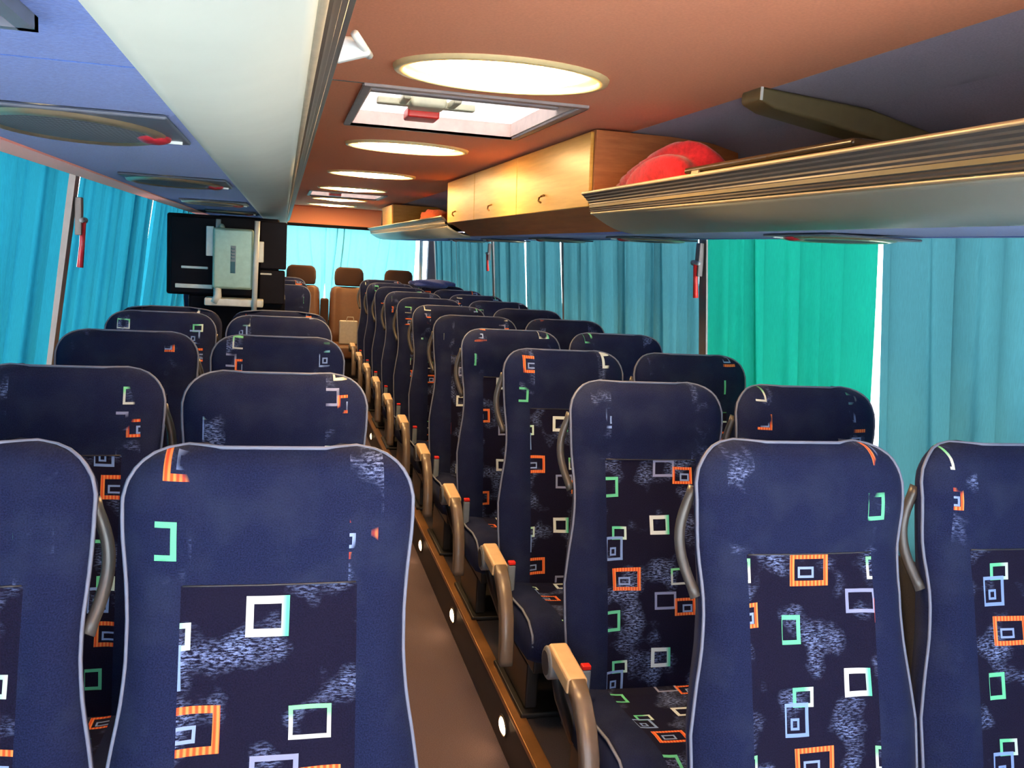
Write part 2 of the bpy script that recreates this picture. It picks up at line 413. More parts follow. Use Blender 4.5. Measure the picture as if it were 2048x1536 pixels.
# side glazing and pillars
PIL_L = [-0.9, 0.9, 3.80, 5.83, 8.0, 10.82]; PIL_R = [-0.9, 0.9, 3.63, 5.66, 7.72, 9.4, 10.82]
def glazing(fn, sgn, pil, n0):
    for i in range(len(pil)-1):
        a, b = pil[i]+0.03, pil[i+1]-0.03
        p = [(fn(BELT)+sgn*0.075, h(BELT)), (fn(BELT)+sgn*0.08, h(BELT)), (fn(CANT)+sgn*0.08, h(CANT)), (fn(CANT)+sgn*0.075, h(CANT))]
        struct(MB().extrude(p, 'y', a, b).build('window_%d' % (n0+i), MT['glass']))
    for i, y in enumerate(pil):
        w = 0.035
        p = [(fn(BELT)+sgn*0.03, h(BELT)), (fn(BELT)+sgn*0.10, h(BELT)), (fn(CANT)+sgn*0.10, h(CANT)), (fn(CANT)+sgn*0.03, h(CANT))]
        struct(MB().extrude(p, 'y', y-w, y+w).build('trim_%d' % (20+n0+i), MT['pillar']))
glazing(wall_l, -1, PIL_L, 3); glazing(wall_r, 1, PIL_R, 10)
struct(box(-60, 60, -60, 60, -1.05, -1.0).build('ground', MT['asphalt']))

# driver's end, behind the camera: unseen pale floor and dashboard added to bounce sun onto the ceiling
struct(box(-0.90, 1.86, Y0+0.01, 0.10, h(ZP)+0.001, h(ZP)+0.02).build('trim_15', plain('cab_bounce_vinyl', rgb(206, 204, 200), 0.6)))
struct(MB().extrude([(Y0+0.01, h(-0.78)), (Y0+0.34, h(-0.80)), (Y0+0.46, h(-0.90)), (Y0+0.40, h(ZP)+0.03), (Y0+0.01, h(ZP)+0.03)], 'x', -0.80, 1.76).build('trim_16', plain('dash_bounce_vinyl', rgb(190, 190, 190), 0.6), bevel=0.02))

# ------------------------------------------------------------------ curtains
def curtain(fn, sgn, y0, y1, ztop, zbot, mat, label, grp, seed, amp=0.018, wl=0.13, pull=0.0, off=0.0):
    """hanging cloth with real folds; pull gathers the bottom edge sideways"""
    rnd = random.Random(seed); n = max(60, int((y1-y0)/(wl/26))); rows = 12
    ph = [rnd.uniform(0, 6.28) for _ in range(4)]
    m = MB(); loops = []
    for j in range(rows+1):
        t = j/rows; z = ztop + (zbot-ztop)*t; L = []
        for i in range(n+1):
            s = i/n; y = y0 + (y1-y0)*s
            k = 2*PI*y/wl
            f = k + 1.3*math.sin(k*0.31+ph[0]) + ph[1] + 0.5*t
            w = math.sin(f) + 0.5*math.sin(k*0.37+ph[3]+t)
            a = amp*(0.55+0.6*t)
            lap = wl*0.105*(0.75 + 0.55*math.sin(k*0.23+ph[2]) + 0.25*math.sin(k*0.61+ph[0]))      # how far each pleat folds back over itself
            inn = min(1.0, s*(y1-y0)/0.05, (1-s)*(y1-y0)/0.05)
            yy = y + pull*t*t*(s-0.5)*(y1-y0) - lap*inn*math.sin(2*f)
            L.append((fn(z) + sgn*off + a*w, yy, h(z)))
        loops.append(L)
    m.rings(loops, close=False)
    o = m.build('curtain', mat, smooth=True)
    return tag(o, label, 'curtain', grp)
GR = 'curtains along the window side with the wooden locker'
GL = 'curtains along the window side with the roof speaker'
for y0, y1, mt, lb, wl, sd in (
    (0.55, 2.43, 'teal', 'blue-teal curtain at the frame edge, beside the front-row seats under the open rack', 0.21, 1),
    (2.447, 3.56, 'green', 'brightest green-teal curtain with deep folds, between the blue-teal ones', 0.17, 2),
    (3.71, 5.57, 'teal', 'wide blue-teal curtain just behind the pillar with the red hammer', 0.12, 3),
    (5.74, 6.59, 'teal', 'narrow teal curtain behind the second pillar, under the locker', 0.12, 4),
    (6.66, 7.63, 'teal', 'narrow teal curtain with pale light slits at both edges', 0.12, 5),
    (7.80, 9.33, 'teal', 'teal curtain next to last before the rear corner', 0.12, 6),
    (9.47, 10.70, 'teal', 'short teal curtain nearest the white rear corner post', 0.12, 7)):
    curtain(wall_r, -1, y0, y1, 0.155, -0.86, MT[mt], lb, GR, sd, 0.026, wl, -0.05 if y1-y0 < 1.0 else -0.02, -0.03)
for y0, y1, lb, sd in (
    (0.5, 3.69, 'cyan curtain nearest the camera, under the salmon strip', 11),
    (3.90, 5.72, 'cyan curtain between the two slanting window pillars', 12),
    (5.96, 7.90, 'cyan curtain beside the black galley unit', 13),
    (8.06, 10.70, 'cyan curtain behind the black galley unit, mostly hidden', 14)):
    curtain(wall_l, 1, y0, y1, 0.25, -0.86, MT['cyan'], lb, GL, sd, 0.024, 0.14, -0.02, -0.03)
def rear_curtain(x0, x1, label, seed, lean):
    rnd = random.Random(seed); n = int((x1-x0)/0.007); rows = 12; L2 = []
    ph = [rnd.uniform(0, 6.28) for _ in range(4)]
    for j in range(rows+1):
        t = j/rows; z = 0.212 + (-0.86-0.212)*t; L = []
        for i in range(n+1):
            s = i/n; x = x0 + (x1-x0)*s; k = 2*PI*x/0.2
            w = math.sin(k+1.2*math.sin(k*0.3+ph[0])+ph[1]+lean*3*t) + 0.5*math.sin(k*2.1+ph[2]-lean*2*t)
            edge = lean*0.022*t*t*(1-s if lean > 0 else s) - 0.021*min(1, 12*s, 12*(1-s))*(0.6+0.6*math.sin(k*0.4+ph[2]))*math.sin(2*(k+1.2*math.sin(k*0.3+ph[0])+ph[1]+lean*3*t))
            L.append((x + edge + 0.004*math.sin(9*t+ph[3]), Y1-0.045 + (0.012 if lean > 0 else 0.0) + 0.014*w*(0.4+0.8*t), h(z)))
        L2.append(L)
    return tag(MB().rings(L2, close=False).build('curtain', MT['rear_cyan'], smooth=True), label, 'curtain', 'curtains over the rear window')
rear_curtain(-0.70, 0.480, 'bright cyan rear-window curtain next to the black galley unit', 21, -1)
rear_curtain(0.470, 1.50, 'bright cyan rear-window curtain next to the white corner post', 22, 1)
# white corner post by the rear window
t = thing('corner_post', 'white slanting post in the gap at the rear window corner', 'post', (1.56, 10.72, h(-0.86)))
MB().tube([(0.0, 0.0, 0), (-0.005, 0, 0.5), (-0.015, 0, 1.02)], 0.022, 10).build('post_tube', MT['white'], t, True)
box(-0.03, 0.03, -0.03, 0.03, 0, 0.02).build('post_foot', MT['white'], t)

# ------------------------------------------------------------------ emergency hammers on the pillars
def hammer(x, y, z, sgn, label, mat='red', ln=0.14):
    t = thing('emergency_hammer', label, 'hammer', (x, y, h(z)), 'emergency hammers on the window pillars')
    MB().tube([(0, 0, 0), (sgn*0.004, 0, -ln*0.5), (sgn*0.012, 0, -ln)], [0.011, 0.010, 0.012], 8).build('handle', MT[mat], t, True)
    MB().tube([(0, -0.03, 0.006), (0, 0.03, 0.006)], [0.009, 0.012], 8).build('hammer_head', MT['hub_grey'], t, True)
    box(-0.012 + sgn*0.014, 0.012+sgn*0.014, -0.02, 0.02, -0.05, 0.09).build('bracket', MT['pillar'], t, bevel=0.004)
hammer(wall_r(0)-0.002, 3.63, 0.01, 1, 'red emergency hammer on the pillar between green and blue curtains')
hammer(wall_r(0)-0.012, 7.72, 0.0, 1, 'small red emergency hammer on a pillar farther towards the rear window')
hammer(wall_l(0)+0.012, 3.80, 0.03, -1, 'dark red emergency hammer on the slanting pillar between cyan curtains', 'lens_red', 0.17)

# ------------------------------------------------------------------ overhead: racks, service panels
def rack(name, mirror, ya, yb, label, hi=0.0):
    """open luggage rack: ribbed lip, pale cover panel, floor tray.  mirror=+1 builds the one with x growing to the window"""
    q = lambda pts: [((p[0] if mirror > 0 else 2*XC-p[0]), h(p[1]+hi)) for p in pts]
    t = thing(name, label, 'luggage rack', (0, 0, 0), 'overhead luggage racks')
    lip = [(0.915, 0.205), (0.918, 0.213), (0.930, 0.216)]
    N = 14
    outer = []
    for i in range(N+1):
        s = i/N; x = 0.918 + 0.030*s + 0.010*math.sin(PI*s); z = 0.205 - 0.052*s
        outer.append((x + (0.0014 if i % 2 else -0.0014), z))
    inner = [(p[0]+0.014, p[1]+0.004) for p in reversed(outer)]
    MB().extrude(q(outer+inner), 'y', ya, yb).build('lip_band', MT['lip'], t)
    c = q([(0.921, 0.209)])[0]
    MB().tube([(c[0], ya, c[1]), (c[0], yb, c[1])], 0.0055, 10).build('lip_rail', MT['rail'], t, True)
    c = q([(0.9555, 0.149)])[0]
    MB().tube([(c[0], ya, c[1]), (c[0], yb, c[1])], 0.005, 10).build('lip_rail', MT['rail'], t, True)
    zb = 0.093 if mirror > 0 else 0.112
    pan = []
    for i in range(13):
        s = i/12; pan.append((0.956 + 0.154*s, 0.147 + (zb-0.147)*s - 0.014*math.sin(PI*s)))
    back = [(p[0]+0.004, p[1]+0.012) for p in reversed(pan)]
    MB().extrude(q(pan+back), 'y', ya, yb).build('cover_panel', MT['silver'], t, True)
    fl = [(0.945, 0.166), (1.30, 0.168), (1.655, 0.200), (1.655, 0.214), (1.30, 0.182), (0.945, 0.182)] if mirror > 0 else \
         [(0.945, 0.166), (1.30, 0.168), (1.62, 0.180), (1.62, 0.190), (1.30, 0.182), (0.945, 0.182)]
    MB().extrude(q(fl), 'y', ya, yb).build('rack_floor', MT['olive'], t)
    return t
DL = 0.032
rack('luggage_rack', -1, -1.3, 10.6, 'long pale silver luggage rack with ribbed lip, above the cyan-curtain seats', DL)
rack('luggage_rack', 1, -1.3, 2.86, 'open luggage rack nearest the camera, holding the red cloth')
rack('luggage_rack', 1, 5.60, 10.6, 'open luggage rack behind the wooden locker, towards the rear window')
# service panels under the racks
t = thing('overhead_lining', 'blue cloth underside panel carrying the roof speaker, edged in salmon', 'ceiling panel')
MB().extrude([(-0.128, h(0.144)), (-0.128, h(0.156)), (-0.475, h(0.156)), (-0.475, h(0.144))], 'y', 0.905, 10.6).build('lining_skin', MT['blue_cloth'], t)
MB().extrude([(-0.128, h(0.144)), (-0.128, h(0.156)), (-0.475, h(0.156)), (-0.475, h(0.144))], 'y', -1.3, 0.900).build('lining_skin', MT['blue_cloth'], t)
MB().extrude([(-0.455, h(0.140)), (-0.455, h(0.160)), (-0.640, h(0.25)), (-0.648, h(0.232)), (-0.530, h(0.140))], 'y', -1.3, 10.6).build('edge_strip', MT['salmon'], t)
t = thing('overhead_lining', 'narrow blue cloth underside panel above the curtains, under the red cloth rack', 'ceiling panel')
MB().extrude([(1.105, h(0.094)), (1.105, h(0.106)), (1.54, h(0.118)), (1.545, h(0.106))], 'y', -1.3, 10.6).build('lining_skin', MT['blue_cloth'], t)
MB().extrude([(1.525, h(0.104)), (1.525, h(0.118)), (1.655, h(0.19)), (1.66, h(0.18)), (1.55, h(0.104))], 'y', -1.3, 10.6).build('edge_strip', MT['blue_cloth'], t)

def oval(cx, cy, rx, ry, z, n=36): return [(cx+rx*math.cos(2*PI*i/n), cy+ry*math.sin(2*PI*i/n), z) for i in range(n)]
def service_unit(loc, label, s=1):
    """speaker and reading-lamp unit hanging under a service panel; s mirrors it"""
    t = thing('service_unit', label, 'speaker unit', loc, 'speaker and reading-lamp units under the racks')
    box(min(-0.12*s, 0.13*s), max(-0.12*s, 0.13*s), -0.19, 0.12, -0.006, 0.0).build('back_plate', MT['dark_plate'], t, bevel=0.003)
    m = MB(); m.rings([oval(-0.01*s, 0, 0.120, 0.19, 0), oval(-0.01*s, 0, 0.116, 0.185, -0.009), oval(-0.01*s, 0, 0.102, 0.168, -0.012), oval(-0.01*s, 0, 0.096, 0.160, -0.008)])
    m.build('rim', MT['rim'], t, True)
    m = MB(); m.rings([oval(-0.01*s, 0, 0.098*k, 0.162*k, -0.008-0.006*(1-k*k)) for k in (1, 0.85, 0.65, 0.4, 0.15)], cap1=True)
    m.build('speaker_grille', MT['grille'], t, True)
    MB().ellipsoid((0.088*s, 0.03, -0.008), (0.024, 0.036, 0.009), 18, 8).build('lamp_lens', MT['lens_red'], t, True)
    box(0.072 if s > 0 else -0.122, 0.122 if s > 0 else -0.072, 0.074, 0.080, -0.010, -0.003).build('lens_clip', MT['white'], t)
    return t
u0 = service_unit((-0.27, 1.41, h(0.1435)), 'large dark oval roof speaker with red lens, nearest the camera')
for y, lb in ((2.62, 'dark oval speaker unit with gold rim glint, second along the blue panel'), (3.97, 'dark oval speaker unit, third along the blue panel'),
              (5.20, 'dark oval speaker unit above the black galley unit'), (6.35, 'farthest dark speaker unit seen above the galley unit')):
    dup(u0, (-0.27, y, h(0.1435)), lb)
u1 = service_unit((1.355, 2.12, h(0.096)), 'dark speaker unit just above the green curtain, with gold glint', -1)
for y, lb in ((3.36, 'dark speaker unit above the wide curtain just behind the hammer pillar'), (4.55, 'dark speaker unit under the wooden locker'), (5.75, 'small dark speaker unit under the rear end of the wooden locker'),
              (6.95, 'farthest dark speaker unit along the window side of the wooden locker')):
    dup(u1, (1.355, y, h(0.096)), lb)
t = thing('air_vent', 'dark louvred vent in the blue panel, at the top corner of the picture', 'vent', (-0.275, 0.66, h(0.1435)))
m = MB()
for a in (-0.105, 0.095): m.box(a, a+0.012, -0.13, 0.07, -0.010, 0.0)
for a in (-0.13, 0.060): m.box(-0.105, 0.107, a, a+0.010, -0.010, 0.0)
m.build('vent_frame', MT['dark_plate'], t)
for k in range(4):
    x = -0.085 + 0.045*k
    MB().extrude([(x, -0.001), (x+0.026, -0.009), (x+0.028, -0.008), (x+0.003, 0.0)], 'y', -0.12, 0.06).build('slat', MT['black' if k % 2 else 'rim'], t)

# ------------------------------------------------------------------ ceiling lamps
def ceiling_lamp(y, label):
    t = thing('ceiling_lamp', label, 'ceiling lamp', (XC, y, h(ZC)), 'oval ceiling lamps along the aisle')
    m = MB(); m.rings([oval(0, 0, LW+0.012, LL+0.012, 0.0), oval(0, 0, LW+0.008, LL+0.008, -0.009), oval(0, 0, LW-0.010, LL-0.010, -0.010), oval(0, 0, LW-0.014, LL-0.014, 0.0)])
    m.build('rim', MT['lamp_rim'], t, True)
    m = MB(); m.rings([oval(0, 0.0, LW-0.010, LL-0.010, 0.0), oval(0, 0.01, LW-0.03, LL-0.03, 0.018), oval(0, 0.020, LW-0.055, LL-0.050, 0.022)])
    m.build('bowl', MT['lamp_bowl'], t, True)
    m = MB(); m.rings([oval(0, 0.022, (LW-0.040)*k, (LL-0.048)*k, 0.006-0.026*(1-k**2.5)) for k in (1, 0.9, 0.75, 0.5, 0.2)], cap1=True)
    m.build('lens', MT['lamp_lens'], t, True)
    return t
l0 = ceiling_lamp(LAMPS[1], 'largest oval ceiling lamp, in front of the roof hatch')
for y, lb in zip([LAMPS[0]] + LAMPS[2:], ('oval ceiling lamp over the front row, above the top edge of the picture', 'oval ceiling lamp directly behind the near roof hatch', 'third oval ceiling lamp from the front, beside the wooden locker',
                             'oval ceiling lamp just in front of the far roof hatch', 'oval ceiling lamp just behind the far roof hatch', 'farthest oval ceiling lamp, close to the rear window')):
    dup(l0, (XC, y, h(ZC)), lb)

# ------------------------------------------------------------------ roof hatches
def hatch(H_, label):
    x0, x1, y0, y1 = H_; cx, cy = (x0+x1)/2, (y0+y1)/2; a, b = (x1-x0)/2, (y1-y0)/2
    t = thing('roof_hatch', label, 'roof hatch', (cx, cy, h(ZC)), 'roof hatches in the ceiling')
    w = 0.022
    m = MB(); m.box(-a-w, a+w, -b-w, -b, -0.008, 0.004); m.box(-a-w, a+w, b, b+w, -0.008, 0.004); m.box(-a-w, -a, -b, b, -0.008, 0.004); m.box(a, a+w, -b, b, -0.008, 0.004)
    m.build('frame', MT['hatch_frame'], t, bevel=0.003)
    m = MB(); e = 0.006
    m.box(-a, a, -b, -b+e, 0.0, 0.05); m.box(-a, a, b-e, b, 0.0, 0.05); m.box(-a, -a+e, -b, b, 0.0, 0.05); m.box(a-e, a, -b, b, 0.0, 0.05)
    m.build('shaft_lining', MT['hatch_lining'], t)
    box(-a, a, -b, b, 0.045, 0.050).build('glazing', MT['opal'], t)
    hd = box(-0.055, 0.055, -0.055, 0.05, 0.006, 0.045).build('latch_body', MT['cream'], t, bevel=0.012)
    hd.location = (-0.085, -0.02, 0)
    k = box(-0.05, 0.05, 0.05, 0.16, -0.012, 0.02).build('latch_label', MT['red'], hd, bevel=0.006)
    for q in (-1, 1):
        m = MB(); m.box(min(q*0.05, q*0.15), max(q*0.05, q*0.15), -0.012, 0.026, 0.012, 0.032); m.box(min(q*0.062, q*0.086), max(q*0.062, q*0.086), -0.13, -0.0121, 0.013, 0.031)
        m.build('latch_arm', MT['cream'], hd, bevel=0.004)
    box(-a+0.007, a-0.007, -b+0.18, -b+0.215, 0.015, 0.035).build('cross_bar', MT['hatch_frame'], t, bevel=0.004)
    box(-a+0.007, a-0.007, -b+0.007, -b+0.178, 0.022, 0.028).build('shade_panel', MT['hatch_lining'], t)
    return t
hatch(HATCH[0], 'bright roof hatch with red and white latch, between the two nearest lamps')
hatch(HATCH[1], 'small bright roof hatch among the farthest ceiling lamps')
struct(box(CX0, 0.215-0.022, 2.50, 2.506, h(ZC)-0.0015, h(ZC)).build('trim_12', MT['riser']))
# white hook on the long rack's lip
t = thing('coat_hook', 'white plastic wing-shaped hook on the ribbed lip of the long rack', 'hook', (0.082, 1.285, h(0.258)))
MB().extrude([(-0.02, -0.022), (-0.02, 0.012), (0.0, 0.014), (0.024, 0.0), (0.024, -0.008), (0.016, -0.010)], 'y', -0.008, 0.008).build('hook_blade', MT['white'], t, bevel=0.004)
MB().tube([(0.000, -0.04, 0.010), (0.024, 0.012, -0.005)], 0.0055, 8).build('hook_tip', MT['white'], t, True)

# ------------------------------------------------------------------ wooden locker in the rack
t = thing('wooden_locker', 'honey-coloured wooden overhead locker with three doors and brown underside', 'locker', (0, 0, 0))
ya, yb = 2.88, 5.58
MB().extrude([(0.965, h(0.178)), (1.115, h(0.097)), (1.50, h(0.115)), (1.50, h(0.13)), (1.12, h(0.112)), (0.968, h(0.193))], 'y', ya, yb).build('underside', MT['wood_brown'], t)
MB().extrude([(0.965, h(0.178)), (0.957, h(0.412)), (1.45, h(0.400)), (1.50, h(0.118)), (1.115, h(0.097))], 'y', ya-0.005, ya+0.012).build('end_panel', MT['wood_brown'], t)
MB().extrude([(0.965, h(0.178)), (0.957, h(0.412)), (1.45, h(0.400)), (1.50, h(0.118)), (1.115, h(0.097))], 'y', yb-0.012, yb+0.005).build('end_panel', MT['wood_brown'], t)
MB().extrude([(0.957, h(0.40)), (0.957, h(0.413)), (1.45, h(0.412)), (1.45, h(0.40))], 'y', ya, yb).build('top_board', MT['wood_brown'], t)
for a, b, yk in ((2.895, 3.86, 3.42), (3.865, 4.76, 4.33), (4.765, 5.57, 5.28)):
    d = MB().extrude([(0.953, h(0.172)), (0.945, h(0.408)), (0.958, h(0.408)), (0.966, h(0.172))], 'y', a, b).build('locker_door', MT['wood_gold'], t, bevel=0.003)
    MB().tube([(0.948, yk, h(0.232)), (0.936, yk+0.02, h(0.226)), (0.936, yk+0.03, h(0.212)), (0.940, yk+0.01, h(0.205))], 0.004, 6).build('door_hook', MT['brass'], d, True)
t = thing('wooden_locker', 'small wooden locker in the rack far back, near the rear window', 'locker', (0, 0, 0))
MB().extrude([(0.975, h(0.178)), (0.965, h(0.40)), (1.40, h(0.40)), (1.45, h(0.19))], 'y', 8.62, 9.5).build('locker_body', MT['wood_gold'], t)
MB().extrude([(0.968, h(0.185)), (0.958, h(0.395)), (0.966, h(0.395)), (0.976, h(0.185))], 'y', 8.64, 9.48).build('locker_door', MT['wood_gold'], t)

# ------------------------------------------------------------------ things lying in the racks
def lump(name, mat, label, cat, c, r, seed, n=26, crumple=0.22, skew=0.0):
    rnd = random.Random(seed); P = [(rnd.uniform(2, 7), rnd.uniform(2, 7), rnd.uniform(0, 6.28), rnd.uniform(0.3, 1)) for _ in range(7)]
    m = MB(); vs = []; nv = n//2
    for j in range(nv+1):
        th = PI*j/nv
        for i in range(n):
            a = 2*PI*i/n; d = Vector((math.sin(th)*math.cos(a), math.sin(th)*math.sin(a), math.cos(th)))
            k = 1.0
            for (fa, fb, p, w) in P: k += crumple*0.4*w*math.sin(fa*d.x*1.7+fb*d.y*1.5+p+3*d.z)
            z = max(d.z*r[2]*k, -r[2]*0.85)
            z = -r[2]*0.85 + (z + r[2]*0.85)*(1.0 - skew*d.y)
            vs.append((d.x*r[0]*k, d.y*r[1]*k, z))
    fs = [(j*n+i, j*n+(i+1) % n, (j+1)*n+(i+1) % n, (j+1)*n+i) for j in range(nv) for i in range(n)]
    m.add(vs, fs)
    o = m.build(name, mat, None, True, loc=(c[0], c[1], c[2]))
    return tag(o, label, cat)
lump('crumpled_cloth', MT['red_cloth'], 'crumpled red cloth lying in the rack against the wooden locker', 'cloth', (1.12, 2.63, h(0.245)), (0.125, 0.22, 0.076), 4, 48, 0.20, 0.40)
lump('soft_bag', MT['orange_cloth'], 'small orange-red bag in the far rack behind the wooden locker', 'bag', (1.15, 7.2, h(0.245)), (0.12, 0.28, 0.07), 5, 20, 0.15)
t = thing('flat_case', 'flat glossy olive-brown case lying in the rack before the red cloth', 'case', (1.15, 1.98, h(0.186)))
box(-0.12, 0.26, -0.40, 0.36, 0.0, 0.055).build('case_body', MT['case'], t, bevel=0.012)
box(-0.12, 0.26, -0.40, 0.36, 0.056, 0.072).build('case_lid', MT['case'], t, bevel=0.006)
box(-0.126, -0.118, 0.26, 0.30, 0.02, 0.06).build('case_clasp', MT['rail'], t, bevel=0.002)
t = thing('rack_rib', 'dark olive cross rib under the compartment ceiling above the open rack', 'bracket', (0, 2.06, h(0.41)))
MB().extrude([(1.060, 0.012), (1.060, -0.018), (1.10, -0.036), (1.50, -0.10), (1.60, -0.14), (1.56, -0.06), (1.35, -0.012), (1.10, 0.008)], 'y', -0.05, 0.05).build('rib_body', MT['olive'], t, bevel=0.008)
box(1.060, 1.066, -0.050, -0.047, -0.02, 0.010).build('rib_clip', MT['white'], t)

# ------------------------------------------------------------------ seats
TOP = 1.126
WID = [(0.28, .225), (0.36, .232), (0.5, .241), (0.6, .242), (0.68, .230), (0.74, .219), (0.80, .213), (0.86, .213), (0.92, .218), (0.99, .224), (1.045, .2265), (1.065, .224),
       (1.085, .215), (1.100, .203), (1.112, .186), (1.119, .166), (1.1235, .140), (TOP, .105)]
YF = [(0.28, -.175), (0.36, -.168), (0.48, -.150), (0.60, -.122), (0.72, -.090), (0.84, -.058), (0.92, -.040), (1.0, -.026), (1.08, -.010), (TOP, 0.0)]
def smooth_tab(tab, z):
    d = 0.02
    return (interp(tab, max(tab[0][0], z-d)) + interp(tab, z) + interp(tab, min(tab[-1][0], z+d)))/3
def seat_front(u, z):
    """front surface depth at u in [-1,1]"""
    w = interp(WID, z); y = smooth_tab(YF, z)
    low = max(0.0, min(1.0, (0.92-z)/0.08))
    a = abs(u*w)
    bol = math.exp(-((a-0.175)/0.045)**2)*0.020*low - math.exp(-((a)/0.12)**2)*(-0.004)
    head = (1-low)*0.010*math.exp(-((z-1.02)/0.06)**2)
    edge = 0.040*abs(u)**7
    dz = TOP - z; lip = 0.030*max(0, 1-dz/0.035)**2
    return y - bol - head + edge + lip
def seat_back_mesh():
    zs = [0.28+0.02*i for i in range(40)]; zs = [z for z in zs if z < 1.05] + [1.05, 1.065, 1.078, 1.09, 1.10, 1.108, 1.114, 1.119, 1.1225, 1.1245, TOP]
    NU = 28; loops = []
    for z in zs:
        w = interp(WID, z); L = []
        for i in range(NU+1):
            u = -1 + 2*i/NU; L.append((u*w, seat_front(u, z), z))
        th = 0.105 - 0.03*max(0, (z-0.8)/0.33); dz = TOP-z
        th *= 1 - 0.55*max(0, 1-dz/0.03)**2
        yb = smooth_tab(YF, z) + th
        for i in range(1, NU):
            u = 1 - 2*i/NU; L.append((u*w, max(yb - 0.030*abs(u)**6, seat_front(u, z)+0.004), z))
        loops.append(L)
    m = MB(); m.rings(loops, cap0=True, cap1=True); return m
def cushion_mesh():
    """seat cushion: top surface from the back (y=-0.13) to the rounded front (y=-0.60)"""
    prof = [(-0.12, 0.335), (-0.22, 0.335), (-0.34, 0.345), (-0.46, 0.360), (-0.54, 0.362), (-0.585, 0.350), (-0.605, 0.325), (-0.612, 0.29), (-0.60, 0.25), (-0.57, 0.225), (-0.40, 0.215), (-0.12, 0.21)]
    NU = 20; loops = []
    for i in range(NU+1):
        u = -1 + 2*i/NU; w = 0.232; e = abs(u)**8; s = 0.012*math.exp(-((abs(u)-0.8)/0.2)**2)
        loops.append([(u*w*(1.0), y + 0.02*e*(1 if y < -0.5 else 0), z - (0.02*e if z > 0.3 else -0.01*e) + (s if z > 0.3 else 0)) for (y, z) in prof])
    m = MB(); m.rings(loops, cap0=True, cap1=True); return m
def seat_uv(c): return (c.x, c.z)
def cushion_uv(c): return (c.x, 0.28 + (c.y + 0.12) if c.z > 0.3 else (0.28 + (c.y+0.12)))
GRP = 'blue patterned coach seats'
